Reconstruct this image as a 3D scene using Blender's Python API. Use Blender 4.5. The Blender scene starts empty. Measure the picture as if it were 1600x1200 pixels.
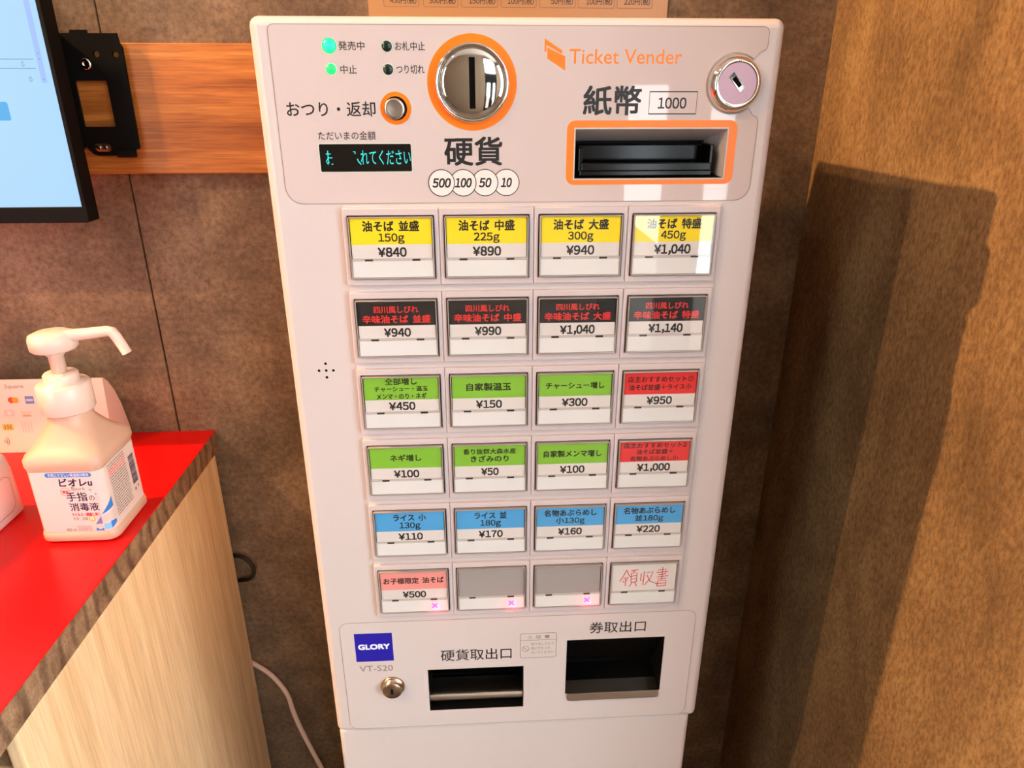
import bpy, math, random
from mathutils import Vector, Matrix

# ------------------------------------------------------------------ camera, world, lights
SC = bpy.context.scene
COL = SC.collection
H = 1.03                       # height of the machine's middle above the floor (m)

cam_d = bpy.data.cameras.new('camera')
cam = bpy.data.objects.new('camera', cam_d)
COL.objects.link(cam)
cam_d.sensor_width = 36.0
cam_d.lens = 1100 / 1600 * 36
cam_d.clip_start = 0.02
right = Vector((0.998431, -0.055995, -0.000073))
down = Vector((-0.021282, -0.378261, -0.925454))
fwd = Vector((0.051793, 0.924004, -0.378860))
m = Matrix.Identity(4)
for i in range(3):
    m[i][0], m[i][1], m[i][2] = right[i], -down[i], -fwd[i]
m[0][3], m[1][3], m[2][3] = -0.04301, -0.49202, 0.24501 + H
cam.matrix_world = m
SC.camera = cam

vs = SC.view_settings
vs.view_transform = 'Standard'
vs.look = 'None'
vs.exposure = 0.0
vs.gamma = 1.0
vs.use_curve_mapping = False

world = bpy.data.worlds.new('World')
SC.world = world
world.use_nodes = True
bg = world.node_tree.nodes['Background']
bg.inputs[0].default_value = (0.93, 0.96, 1.0, 1)
bg.inputs[1].default_value = 11.0

# ceiling spotlights: x, y, power, colour, aim (machine-relative mm, z above machine middle)
SPOTS = [
    ((-1746, 8), 345, (1.0, 0.57, 0.24), (300, 60, -350), 100, 0.6),
    ((-1586, -992), 105, (1.0, 0.63, 0.33), (250, 150, -150), 100, 0.6),
    ((-957, -1227), 14, (1.0, 0.84, 0.72), (-100, 100, -50), 110, 0.6),
]
CEIL = 1560                    # ceiling height, mm above machine middle
FLOOR = -H * 1000

# ------------------------------------------------------------------ helpers
def lin(c):
    return tuple((v / 255 / 12.92) if v / 255 <= 0.04045 else ((v / 255 + 0.055) / 1.055) ** 2.4 for v in c) + (1.0,)

def mat(name, col, rough=0.5, metal=0.0, spec=0.5, coat=0.0, sss=0.0, emit=None, es=0.0):
    mt = bpy.data.materials.new(name)
    mt.use_nodes = True
    b = mt.node_tree.nodes['Principled BSDF']
    b.inputs['Base Color'].default_value = lin(col)
    b.inputs['Roughness'].default_value = rough
    b.inputs['Metallic'].default_value = metal
    b.inputs['Specular IOR Level'].default_value = spec
    b.inputs['Coat Weight'].default_value = coat
    b.inputs['Coat Roughness'].default_value = 0.03
    if sss:
        b.inputs['Subsurface Weight'].default_value = sss
        b.inputs['Subsurface Radius'].default_value = (0.01, 0.006, 0.004)
    if emit:
        b.inputs['Emission Color'].default_value = lin(emit)
        b.inputs['Emission Strength'].default_value = es
    return mt

def nodes_of(mt):
    nt = mt.node_tree
    return nt, nt.nodes['Principled BSDF']

def pos_map(nt, scale):
    g = nt.nodes.new('ShaderNodeNewGeometry')
    mp = nt.nodes.new('ShaderNodeMapping')
    mp.inputs['Scale'].default_value = scale
    nt.links.new(g.outputs['Position'], mp.inputs['Vector'])
    return mp

def noise(nt, src, scale, detail=4, rough=0.6, dist=0.0):
    n = nt.nodes.new('ShaderNodeTexNoise')
    n.inputs['Scale'].default_value = scale
    n.inputs['Detail'].default_value = detail
    n.inputs['Roughness'].default_value = rough
    n.inputs['Distortion'].default_value = dist
    nt.links.new(src.outputs[0], n.inputs['Vector'])
    return n

def ramp(nt, fac, stops):
    r = nt.nodes.new('ShaderNodeValToRGB')
    e = r.color_ramp.elements
    while len(e) < len(stops):
        e.new(0.5)
    for i, (p, c) in enumerate(stops):
        e[i].position = p
        e[i].color = lin(c)
    nt.links.new(fac, r.inputs[0])
    return r

def mixc(nt, a, b, fac, mode='MIX'):
    x = nt.nodes.new('ShaderNodeMix')
    x.data_type = 'RGBA'
    x.blend_type = mode
    if isinstance(fac, float):
        x.inputs[0].default_value = fac
    else:
        nt.links.new(fac, x.inputs[0])
    nt.links.new(a, x.inputs[6])
    if isinstance(b, tuple):
        x.inputs[7].default_value = b
    else:
        nt.links.new(b, x.inputs[7])
    return x.outputs[2]

def bump(nt, b, h, strength, dist):
    n = nt.nodes.new('ShaderNodeBump')
    n.inputs['Strength'].default_value = strength
    n.inputs['Distance'].default_value = dist
    nt.links.new(h, n.inputs['Height'])
    nt.links.new(n.outputs[0], b.inputs['Normal'])

def wall_mat(name, dark, mid, light, vertical=1.0, grain=160.0, depth=(172, 168, 164)):
    mt = mat(name, mid, 0.75, spec=0.25)
    nt, b = nodes_of(mt)
    p = pos_map(nt, (1, 1, vertical))
    big = noise(nt, p, 9.0, 6, 0.65, 0.3)
    fine = noise(nt, p, grain, 4, 0.75)
    r1 = ramp(nt, big.outputs[0], [(0.32, dark), (0.5, mid), (0.70, light)])
    r2 = ramp(nt, fine.outputs[0], [(0.34, depth), (0.62, (255, 255, 255))])
    c = mixc(nt, r1.outputs[0], r2.outputs[0], 0.75, 'MULTIPLY')
    nt.links.new(c, b.inputs['Base Color'])
    bump(nt, b, fine.outputs[0], 0.25, 0.002)
    return mt

def wood_mat(name, dark, mid, light, grain_scale, rough=0.45, rings=None, fine=0.6):
    mt = mat(name, mid, rough, spec=0.35)
    nt, b = nodes_of(mt)
    p = pos_map(nt, grain_scale)
    n1 = noise(nt, p, 6.0, 5, 0.6, 0.25)
    n2 = noise(nt, p, 45.0, 3, 0.6)
    r1 = ramp(nt, n1.outputs[0], [(0.34, dark), (0.5, mid), (0.66, light)])
    r2 = ramp(nt, n2.outputs[0], [(0.35, (190, 180, 170)), (0.6, (255, 255, 255))])
    c = mixc(nt, r1.outputs[0], r2.outputs[0], fine, 'MULTIPLY')
    if rings:
        p2 = pos_map(nt, rings)
        w = nt.nodes.new('ShaderNodeTexWave')
        w.wave_type = 'BANDS'
        w.bands_direction = 'Y'
        w.inputs['Scale'].default_value = 1.0
        w.inputs['Distortion'].default_value = 9.0
        w.inputs['Detail'].default_value = 2.0
        w.inputs['Detail Scale'].default_value = 0.6
        nt.links.new(p2.outputs[0], w.inputs['Vector'])
        r3 = ramp(nt, w.outputs[0], [(0.05, (120, 105, 95)), (0.4, (255, 255, 255))])
        c = mixc(nt, c, r3.outputs[0], 0.55, 'MULTIPLY')
    nt.links.new(c, b.inputs['Base Color'])
    bump(nt, b, n2.outputs[0], 0.1, 0.001)
    return mt

def clear_mat(name, tint, gloss_rough=0.02, base=0.06):
    """clear plastic sheet: see-through with a mirror-like surface sheen"""
    mt = bpy.data.materials.new(name)
    mt.use_nodes = True
    nt = mt.node_tree
    nt.nodes.remove(nt.nodes['Principled BSDF'])
    out = nt.nodes['Material Output']
    t = nt.nodes.new('ShaderNodeBsdfTransparent')
    t.inputs[0].default_value = tint
    g = nt.nodes.new('ShaderNodeBsdfGlossy')
    g.inputs['Roughness'].default_value = gloss_rough
    # two-sided Schlick reflectance of a thin sheet
    geo = nt.nodes.new('ShaderNodeNewGeometry')
    dot = nt.nodes.new('ShaderNodeVectorMath')
    dot.operation = 'DOT_PRODUCT'
    nt.links.new(geo.outputs['Normal'], dot.inputs[0])
    nt.links.new(geo.outputs['Incoming'], dot.inputs[1])
    def math_node(op, a, b):
        n = nt.nodes.new('ShaderNodeMath')
        n.operation = op
        for i, v in enumerate((a, b)):
            if isinstance(v, (int, float)):
                n.inputs[i].default_value = v
            else:
                nt.links.new(v, n.inputs[i])
        return n
    ab = math_node('ABSOLUTE', dot.outputs['Value'], 0)
    inv = math_node('SUBTRACT', 1.0, ab.outputs[0])
    pw = math_node('POWER', inv.outputs[0], 5.0)
    ml = math_node('MULTIPLY', pw.outputs[0], 0.9)
    mx = nt.nodes.new('ShaderNodeMixShader')
    ad = math_node('ADD', ml.outputs[0], base)
    nt.links.new(ad.outputs[0], mx.inputs[0])
    nt.links.new(t.outputs[0], mx.inputs[1])
    nt.links.new(g.outputs[0], mx.inputs[2])
    nt.links.new(mx.outputs[0], out.inputs[0])
    return mt

ORIGIN = {}
class MB:
    """collects geometry in machine-relative millimetres"""
    def __init__(self):
        self.v, self.f, self.mi, self.sm = [], [], [], []
    def add(self, vs, fs, mi=0, smooth=False):
        o = len(self.v)
        self.v += [tuple(p) for p in vs]
        self.f += [tuple(i + o for i in q) for q in fs]
        self.mi += [mi] * len(fs)
        self.sm += [smooth] * len(fs)
        return self
    def box(self, x0, x1, y0, y1, z0, z1, mi=0):
        vs = [(x, y, z) for z in (z0, z1) for y in (y0, y1) for x in (x0, x1)]
        return self.add(vs, [(0, 2, 3, 1), (4, 5, 7, 6), (0, 1, 5, 4), (2, 6, 7, 3), (0, 4, 6, 2), (1, 3, 7, 5)], mi)
    def prism(self, pts, y0, y1, mi=0):
        """polygon in XZ (counter-clockwise seen from the front) from y0 (front) back to y1"""
        n = len(pts)
        vs = [(x, y0, z) for x, z in pts] + [(x, y1, z) for x, z in pts]
        fs = [tuple(range(n)), tuple(range(2 * n - 1, n - 1, -1))]
        fs += [(i, i + n, (i + 1) % n + n, (i + 1) % n) for i in range(n)]
        return self.add(vs, fs, mi)
    def lathe(self, prof, c, axis='y', n=40, mi=0, smooth=True):
        """prof: (radius, position along axis); rings round the axis through c"""
        vs, fs = [], []
        for r, t in prof:
            for k in range(n):
                a = 2 * math.pi * k / n
                ca, sa = r * math.cos(a), r * math.sin(a)
                vs.append((c[0] + ca, t, c[1] + sa) if axis == 'y' else (c[0] + ca, c[1] + sa, t))
        for j in range(len(prof) - 1):
            for k in range(n):
                a, b = j * n + k, j * n + (k + 1) % n
                fs.append((a, b, b + n, a + n) if axis == 'y' else (a, b, b + n, a + n))
        self.add(vs, fs, mi, smooth)
        if prof[-1][0] > 0:
            o = len(self.v) - n
            self.f.append(tuple(range(o, o + n))); self.mi.append(mi); self.sm.append(False)
        if prof[0][0] > 0:
            o = len(self.v) - n * len(prof)
            self.f.append(tuple(range(o + n - 1, o - 1, -1))); self.mi.append(mi); self.sm.append(False)
        return self
    def tube(self, pts, rad, n=10, mi=0, sub=1):
        P = [Vector(p) for p in pts]
        if sub > 1:
            Q = []
            for i in range(len(P) - 1):
                p0, p1, p2, p3 = P[max(i - 1, 0)], P[i], P[i + 1], P[min(i + 2, len(P) - 1)]
                for s in range(sub):
                    t = s / sub
                    Q.append(0.5 * (2 * p1 + (p2 - p0) * t + (2 * p0 - 5 * p1 + 4 * p2 - p3) * t * t + (3 * p1 - p0 - 3 * p2 + p3) * t ** 3))
            P = Q + [P[-1]]
        rr = rad if isinstance(rad, (list, tuple)) else [rad] * len(P)
        vs, fs = [], []
        up = Vector((0.1, 0.3, 1)).normalized()
        for i, p in enumerate(P):
            d = (P[min(i + 1, len(P) - 1)] - P[max(i - 1, 0)]).normalized()
            a = d.cross(up)
            if a.length < 0.1:
                a = d.cross(Vector((1, 0, 0)))
            a.normalize()
            b = a.cross(d)
            for k in range(n):
                an = 2 * math.pi * k / n
                q = p + a * math.cos(an) * rr[i] + b * math.sin(an) * rr[i]
                vs.append(tuple(q))
        for i in range(len(P) - 1):
            for k in range(n):
                a, b = i * n + k, i * n + (k + 1) % n
                fs.append((a, a + n, b + n, b))
        self.add(vs, fs, mi, True)
        L = len(self.v)
        self.f.append(tuple(range(L - n, L))); self.mi.append(mi); self.sm.append(False)
        self.f.append(tuple(range(L - n * len(P) + n - 1, L - n * len(P) - 1, -1))); self.mi.append(mi); self.sm.append(False)
        return self
    def ribbon(self, pts, w, y, mi=0, closed=False):
        """flat printed line in the XZ plane"""
        P = [Vector(p) for p in pts]
        n = len(P)
        vs, fs = [], []
        for i in range(n):
            if closed:
                a, b = P[i - 1], P[(i + 1) % n]
            else:
                a, b = P[max(i - 1, 0)], P[min(i + 1, n - 1)]
            d = (b - a).normalized()
            nn = Vector((-d.y, d.x)) * w / 2
            vs += [(P[i].x + nn.x, y, P[i].y + nn.y), (P[i].x - nn.x, y, P[i].y - nn.y)]
        for i in range(n if closed else n - 1):
            j = (i + 1) % n
            fs.append((2 * i, 2 * i + 1, 2 * j + 1, 2 * j))
        return self.add(vs, fs, mi)
    def flat(self, pts, y, mi=0):
        return self.add([(x, y, z) for x, z in pts], [tuple(range(len(pts)))], mi)
    def loft(self, rings, mi=0, smooth=True, cap=True):
        n = len(rings[0])
        vs = [p for r in rings for p in r]
        fs = []
        for j in range(len(rings) - 1):
            for k in range(n):
                a, b = j * n + k, j * n + (k + 1) % n
                fs.append((a, b, b + n, a + n))
        self.add(vs, fs, mi, smooth)
        if cap:
            L = len(self.v)
            self.f.append(tuple(range(L - n, L))); self.mi.append(mi); self.sm.append(False)
            o = L - n * len(rings)
            self.f.append(tuple(range(o + n - 1, o - 1, -1))); self.mi.append(mi); self.sm.append(False)
        return self
    def build(self, name, mats, parent=None, origin=None):
        """origin in machine-relative mm; defaults to the parent's origin"""
        if origin is None:
            origin = ORIGIN[parent.name] if parent else (0, 0, 0)
        po = ORIGIN[parent.name] if parent else None
        me = bpy.data.meshes.new(name)
        me.from_pydata([((x - origin[0]) / 1000, (y - origin[1]) / 1000, (z - origin[2]) / 1000) for x, y, z in self.v], [], self.f)
        for mt in (mats if isinstance(mats, (list, tuple)) else [mats]):
            me.materials.append(mt)
        me.polygons.foreach_set('material_index', self.mi)
        me.polygons.foreach_set('use_smooth', self.sm)
        me.update()
        return link(name, me, parent, origin)

def link(name, me, parent, origin):
    o = bpy.data.objects.new(name, me)
    COL.objects.link(o)
    ORIGIN[o.name] = tuple(origin)
    if parent:
        po = ORIGIN[parent.name]
        o.parent = parent
        o.location = [(a - b) / 1000 for a, b in zip(origin, po)]
    else:
        o.location = (origin[0] / 1000, origin[1] / 1000, origin[2] / 1000 + H)
    return o

def thing(name, label, cat, origin, group=None):
    o = link(name, None, None, origin)
    o.empty_display_size = 0.05
    return tag(o, label, cat, group)

def tag(o, label, cat, group=None):
    o['label'] = label
    o['category'] = cat
    if group:
        o['group'] = group
    return o

def struct(o):
    o['kind'] = 'structure'
    return o

def bevel(o, w, seg=2):
    md = o.modifiers.new('bevel', 'BEVEL')
    md.width = w / 1000
    md.segments = seg
    md.limit_method = 'ANGLE'
    md.angle_limit = math.radians(40)
    return o

# --- curves and text turned into plain mesh data
DG = lambda: bpy.context.evaluated_depsgraph_get()
def to_mesh(ob, cu):
    me = bpy.data.meshes.new_from_object(ob.evaluated_get(DG()))
    vs = [tuple(v.co) for v in me.vertices]
    fs = [tuple(p.vertices) for p in me.polygons]
    bpy.data.meshes.remove(me)
    bpy.data.objects.remove(ob)
    bpy.data.curves.remove(cu)
    return vs, fs

GLYPH = {}
def raw(body):
    """outline of a string in em units, as the built-in font draws it"""
    if body not in GLYPH:
        cu = bpy.data.curves.new('t', 'FONT')
        cu.body = body
        cu.resolution_u = 3
        ob = bpy.data.objects.new('t', cu)
        COL.objects.link(ob)
        vs, fs = to_mesh(ob, cu)
        GLYPH[body] = ([v[:2] for v in vs], fs)
    return GLYPH[body]

WIDE = {c: chr(ord(c) + 0xFEE0) for c in '0123456789g,()'}
WIDE['¥'] = '￥'
def width(vs): return max(v[0] for v in vs) - min(v[0] for v in vs)
CELL = width(raw('口口')[0]) - width(raw('口')[0])      # advance of a full-width character

def glyphs(body, shear=0.0, gothic=True):
    """string normalised to a unit box; figures are set in the gothic's own upright shapes"""
    key = (body, shear, gothic, 'n')
    if key in GLYPH:
        return GLYPH[key]
    if gothic and not any(c.isascii() and c.isalpha() and c != 'g' for c in body):
        vs, fs, x = [], [], 0.0
        for c in body:
            if c == ' ':
                x += 0.45 * CELL
                continue
            gv, gf = raw(WIDE.get(c, c))
            adv = {',': 0.34, '¥': 0.66, '(': 0.45, ')': 0.45}.get(c, 0.62 if c in WIDE else 1.0) * CELL
            sh = {',': 0.02, '(': 0.55, ')': 0.0}.get(c, (1 - adv / CELL) / 2) * CELL
            o = len(vs)
            vs += [(a - sh + x, b) for a, b in gv]
            fs += [tuple(k + o for k in q) for q in gf]
            x += adv
    else:
        vs, fs = raw(body)
    vs = [(a + shear * b, b) for a, b in vs]
    x0, x1 = min(v[0] for v in vs), max(v[0] for v in vs)
    y0, y1 = min(v[1] for v in vs), max(v[1] for v in vs)
    GLYPH[key] = ([((a - x0) / (x1 - x0), (b - y0) / (y1 - y0)) for a, b in vs], fs)
    return GLYPH[key]

def text(mb, body, cx, cz, w, h, y, mi=0, bold=0.012, shear=0.0, gothic=True):
    if ',' in body:                                                   # keep figures full height above the comma's tail
        cz -= h * 0.07
        h *= 1.14
    vs, fs = glyphs(body, shear, gothic)
    # heavier strokes by overprinting slightly shifted copies
    d = max(bold, 0) * h
    for i, (dx, dz) in enumerate(((0, 0),) if bold <= 0 else ((d, d), (-d, d), (d, -d), (-d, -d))):
        mb.add([(cx + (u - 0.5) * (w - 2 * d) + dx, y - 0.012 * i, cz + (v - 0.5) * (h - 2 * d) + dz) for u, v in vs], fs, mi)
    return mb

def plate(mb, loops, y_front, y_back, bev=0.0, mi=0, seg=3):
    """flat plate in XZ with holes (loops 2..), rounded edges of radius bev"""
    cu = bpy.data.curves.new('p', 'CURVE')
    cu.dimensions = '2D'
    cu.fill_mode = 'BOTH'
    cu.extrude = (y_back - y_front) / 2 - bev
    cu.bevel_depth = bev
    cu.bevel_resolution = seg
    cu.offset = -bev
    for lp in loops:
        sp = cu.splines.new('POLY')
        sp.points.add(len(lp) - 1)
        for i, (x, z) in enumerate(lp):
            sp.points[i].co = (x, z, 0, 1)
        sp.use_cyclic_u = True
    ob = bpy.data.objects.new('p', cu)
    COL.objects.link(ob)
    vs, fs = to_mesh(ob, cu)
    yc = (y_front + y_back) / 2
    return mb.add([(x, yc - z, yy) for x, yy, z in vs], fs, mi)

def rrect(x0, x1, z0, z1, r, n=6):
    pts = []
    for cx, cz, a0 in ((x1 - r, z1 - r, 0), (x0 + r, z1 - r, 90), (x0 + r, z0 + r, 180), (x1 - r, z0 + r, 270)):
        for k in range(n + 1):
            a = math.radians(a0 + 90 * k / n)
            pts.append((cx + r * math.cos(a), cz + r * math.sin(a)))
    return pts

def rect(x0, x1, z0, z1):
    return [(x0, z0), (x1, z0), (x1, z1), (x0, z1)]

def circ(cx, cz, r, n=40):
    return [(cx + r * math.cos(2 * math.pi * k / n), cz + r * math.sin(2 * math.pi * k / n)) for k in range(n)]

# ------------------------------------------------------------------ materials
M = {}
M['wall_back'] = wall_mat('wall_concrete', (100, 81, 65), (132, 108, 86), (160, 132, 106), 1.0)
M['wall_right'] = wall_mat('wall_concrete_streaked', (110, 85, 58), (138, 108, 74), (164, 133, 93), 0.5, 300.0, (156, 148, 136))
M['ceiling'] = mat('ceiling_paint', (222, 214, 204), 0.9)
M['floor'] = mat('floor_tile', (96, 84, 72), 0.6)
M['plain_wall'] = mat('wall_paint', (150, 132, 112), 0.85)
M['joint'] = mat('panel_joint', (40, 32, 26), 0.9)
M['oak'] = wood_mat('oak_board', (152, 88, 36), (184, 112, 48), (206, 136, 64), (0.6, 8, 16), 0.4)
M['panel_wood'] = wood_mat('ash_veneer', (226, 186, 138), (236, 198, 150), (243, 209, 163), (13, 11, 0.4), 0.45, fine=0.35)
M['edge_wood'] = wood_mat('end_grain', (122, 92, 66), (150, 116, 86), (172, 138, 106), (8, 10, 8), 0.6, rings=(1, 15, 24))
M['red'] = mat('red_laminate', (214, 3, 5), 0.3, spec=0.3)
M['body'] = mat('machine_body', (205, 192, 189), 0.30, spec=0.5)
M['film'] = mat('panel_film', (204, 187, 183), 0.025, spec=0.5)
M['tile'] = mat('button_tile', (201, 185, 184), 0.35)
M['line'] = mat('outline_grey', (150, 128, 116), 0.5)
M['ink'] = mat('black_print', (24, 21, 20), 0.4)
M['ink_grey'] = mat('grey_print', (120, 108, 100), 0.5)
M['orange'] = mat('orange_print', (250, 124, 12), 0.3)
M['chrome'] = mat('chrome', (225, 220, 214), 0.05, metal=1.0)
M['steel'] = mat('brushed_steel', (196, 184, 172), 0.28, metal=1.0)
M['lockface'] = mat('lock_face', (176, 142, 152), 0.42, metal=0.9)
M['brass'] = mat('lock_brass', (176, 154, 132), 0.25, metal=1.0)
M['black'] = mat('black_plastic', (5, 5, 5), 0.14, spec=0.25)
M['blackmat'] = mat('black_matte', (6, 6, 6), 0.6, spec=0.15)
M['hole'] = mat('dark_cavity', (6, 6, 6), 0.9, spec=0.1)
M['bezel'] = mat('monitor_plastic', (7, 7, 7), 0.6, spec=0.15)
M['bracket'] = mat('black_steel', (5, 5, 5), 0.7, spec=0.15)
M['smoke'] = mat('tray_acrylic', (18, 17, 16), 0.08)
M['slotgrey'] = mat('slot_grey', (196, 186, 180), 0.4)
M['led_on'] = mat('led_green', (30, 220, 110), 0.3, emit=(10, 240, 90), es=0.9)
M['led_cyan'] = mat('led_green_bright', (20, 200, 140), 0.3, emit=(40, 240, 170), es=0.95)
M['led_off'] = mat('led_dark', (14, 38, 28), 0.2)
M['led_ring'] = mat('led_ring', (196, 206, 196), 0.4)
M['vfd'] = mat('display_cyan', (10, 90, 90), 0.4, emit=(60, 235, 230), es=0.95)
M['rim'] = mat('clear_rim', (158, 146, 138), 0.12, spec=0.8)
M['rimdark'] = mat('rim_shadow_gap', (46, 38, 35), 0.3)
M['white'] = mat('white_card', (226, 216, 210), 0.5)
M['strip'] = mat('white_strip', (230, 225, 222), 0.35)
M['yellow'] = mat('yellow_card', (250, 222, 0), 0.5)
M['blackcard'] = mat('black_card', (20, 18, 18), 0.5)
M['green'] = mat('green_card', (132, 190, 52), 0.5)
M['redcard'] = mat('red_card', (232, 46, 44), 0.5)
M['blue'] = mat('blue_card', (76, 164, 220), 0.5)
M['pink'] = mat('pink_card', (244, 152, 146), 0.5)
M['greycard'] = mat('grey_card', (164, 154, 150), 0.5)
M['redink'] = mat('red_print', (224, 44, 38), 0.5)
M['pen'] = mat('red_pen', (222, 60, 44), 0.6)
M['xmark'] = mat('sold_out_light', (190, 90, 180), 0.4, emit=(225, 110, 220), es=0.5)
M['pane'] = clear_mat('clear_cover', (0.97, 0.97, 0.97, 1), 0.02, 0.07)
M['glass'] = clear_mat('window_glass', (0.95, 0.97, 0.97, 1), 0.0, 0.02)
M['glory'] = mat('logo_blue', (30, 22, 160), 0.35)
M['whiteprint'] = mat('white_print', (245, 245, 250), 0.4)
M['sign'] = mat('tan_poster', (186, 140, 94), 0.30, coat=0.6)
M['signline'] = mat('tan_poster_line', (150, 108, 70), 0.5)
M['signink'] = mat('poster_ink', (66, 48, 44), 0.5)
M['bottle'] = mat('bottle_plastic', (200, 166, 143), 0.35, sss=0.25)
M['pump'] = mat('pump_plastic', (216, 197, 184), 0.3, sss=0.1)
M['label'] = mat('bottle_label', (216, 200, 193), 0.3)
M['navy'] = mat('label_navy', (28, 26, 66), 0.5)
M['labelblue'] = mat('label_blue', (40, 120, 200), 0.4)
M['labellight'] = mat('label_light_blue', (120, 190, 232), 0.4)
M['labelslate'] = mat('label_slate', (110, 124, 172), 0.4)
M['gold'] = mat('label_gold', (226, 186, 90), 0.4)
M['labelred'] = mat('label_red', (226, 50, 50), 0.5)
M['card'] = mat('card_paper', (232, 208, 194), 0.6)
M['mc_red'] = mat('mark_red', (232, 70, 40), 0.5)
M['mc_orange'] = mat('mark_orange', (246, 152, 50), 0.5)
M['amex'] = mat('mark_blue', (96, 130, 196), 0.5)
M['idyellow'] = mat('mark_yellow', (236, 180, 50), 0.5)
M['palegrey'] = mat('mark_grey', (206, 190, 182), 0.5)
M['term'] = mat('terminal_white', (222, 206, 204), 0.35)
M['screen'] = mat('screen_glow', (0, 0, 0), 0.3, emit=(165, 212, 252), es=0.95)
M['scr_line'] = mat('screen_line', (0, 0, 0), 0.4, emit=(104, 140, 170), es=1.0)
M['scr_btn'] = mat('screen_button', (0, 0, 0), 0.4, emit=(70, 170, 232), es=1.0)
M['scr_bar'] = mat('screen_scroll_bar', (0, 0, 0), 0.4, emit=(160, 192, 250), es=0.95)
M['cable_w'] = mat('white_cable', (226, 196, 180), 0.45)
M['cable_b'] = mat('black_cable', (20, 22, 22), 0.45)
M['lamp'] = mat('lamp_lens', (255, 240, 220), 0.4, emit=(255, 214, 160), es=6.0)

# ------------------------------------------------------------------ the setting
WY = 300                                   # back wall
wb = struct(MB().box(-2600, 1600, WY + 4, WY + 80, FLOOR, CEIL).build('wall_back', M['joint'], None, (0, WY + 40, FLOOR)))
seams = [-2600, -2019.5, -1615.5, -1211.5, -807.5, -403.5, 0.5, 404.5, 808.5, 1600]
for a, b in zip(seams[:-1], seams[1:]):
    bevel(MB().box(a + 0.9, b - 0.9, WY, WY + 4, FLOOR, CEIL).build('wall_panel', M['wall_back'], wb), 0.6, 1)
struct(MB().box(334, 434, -250, WY, FLOOR, CEIL).build('wall_right', M['wall_right'], None, (384, -25, FLOOR)))
struct(MB().box(-2680, -2600, -2580, WY + 80, FLOOR, CEIL).build('wall_left', M['plain_wall'], None, (-2640, -1100, FLOOR)))
SIDE = (-2300, -300, -500, 1350)           # unseen side-wall window, added to light machine face and counter end
sw = MB()
plate(sw, [rect(-2500, WY, FLOOR, CEIL), rect(*SIDE)], 0, 80)
sw.v = [(1680 - y, x, z) for x, y, z in sw.v]
struct(sw.build('wall_far_right', M['plain_wall'], None, (1640, -1100, FLOOR)))
w1 = struct(MB().box(1637, 1643, SIDE[0], SIDE[1], SIDE[2], SIDE[3]).build('window_1', M['glass'], None, (1640, -1300, SIDE[2])))
fr = MB()
plate(fr, [rect(*SIDE), rect(SIDE[0] + 40, -1320, SIDE[2] + 40, SIDE[3] - 40), rect(-1280, SIDE[1] - 40, SIDE[2] + 40, SIDE[3] - 40)], 20, 60)
fr.v = [(1680 - y, x, z) for x, y, z in fr.v]
fr.build('window_frame', M['bezel'], w1)
struct(MB().box(-2680, 1680, -7000, WY + 80, FLOOR - 50, FLOOR).build('floor', M['floor'], None, (0, -1000, FLOOR - 50)))
struct(MB().box(-2680, 1680, -2580, WY + 80, CEIL, CEIL + 60).build('ceiling', M['ceiling'], None, (0, -1000, CEIL)))
# street front behind the camera: wall with a window and a glazed door
WIN = (-2500, -1800, -600, 1450)           # tall window, then high windows over the solid part and the door
HI = []
D1, D2 = (600, 768), (940, 1056)
DZ0, DZ1 = -880, 285
Y0, Y1 = -2580, -2500
fw = MB()
plate(fw, [rect(-2600, 1600, FLOOR, CEIL), rect(*WIN)] + [rect(*h) for h in HI] + [rect(500, 1160, FLOOR + 1, 1450)], Y0, Y1)
struct(fw.build('wall_front', M['plain_wall'], None, (0, -2540, FLOOR)))
for k, (a, b, c, d) in enumerate([WIN] + HI):
    w1 = struct(MB().box(a, b, -2546, -2540, c, d).build('window_%d' % (k + 2), M['glass'], None, ((a + b) / 2, -2540, c)))
    fr = MB()
    mid = (a + b) / 2
    plate(fr, [rect(a, b, c, d), rect(a + 40, mid - 20, c + 40, d - 40), rect(mid + 20, b - 40, c + 40, d - 40)], -2560, -2520)
    fr.build('window_frame', M['bezel'], w1)
dr = MB()
TR = (540, 1120, 700, 1400)  # unseen glazing over the door, added to let in more daylight
plate(dr, [rect(501, 1159, FLOOR + 2, 1449), rect(D1[0], D1[1], DZ0, DZ1), rect(D2[0], D2[1], DZ0, DZ1), rect(*TR)], -2560, -2520)
d1 = struct(dr.build('door_1', M['bezel'], None, (830, -2540, FLOOR)))
for a, b, c, d in ((D1[0], D1[1], DZ0, DZ1), (D2[0], D2[1], DZ0, DZ1), TR):
    MB().box(a, b, -2543, -2537, c, d).build('door_pane', M['glass'], d1)

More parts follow.
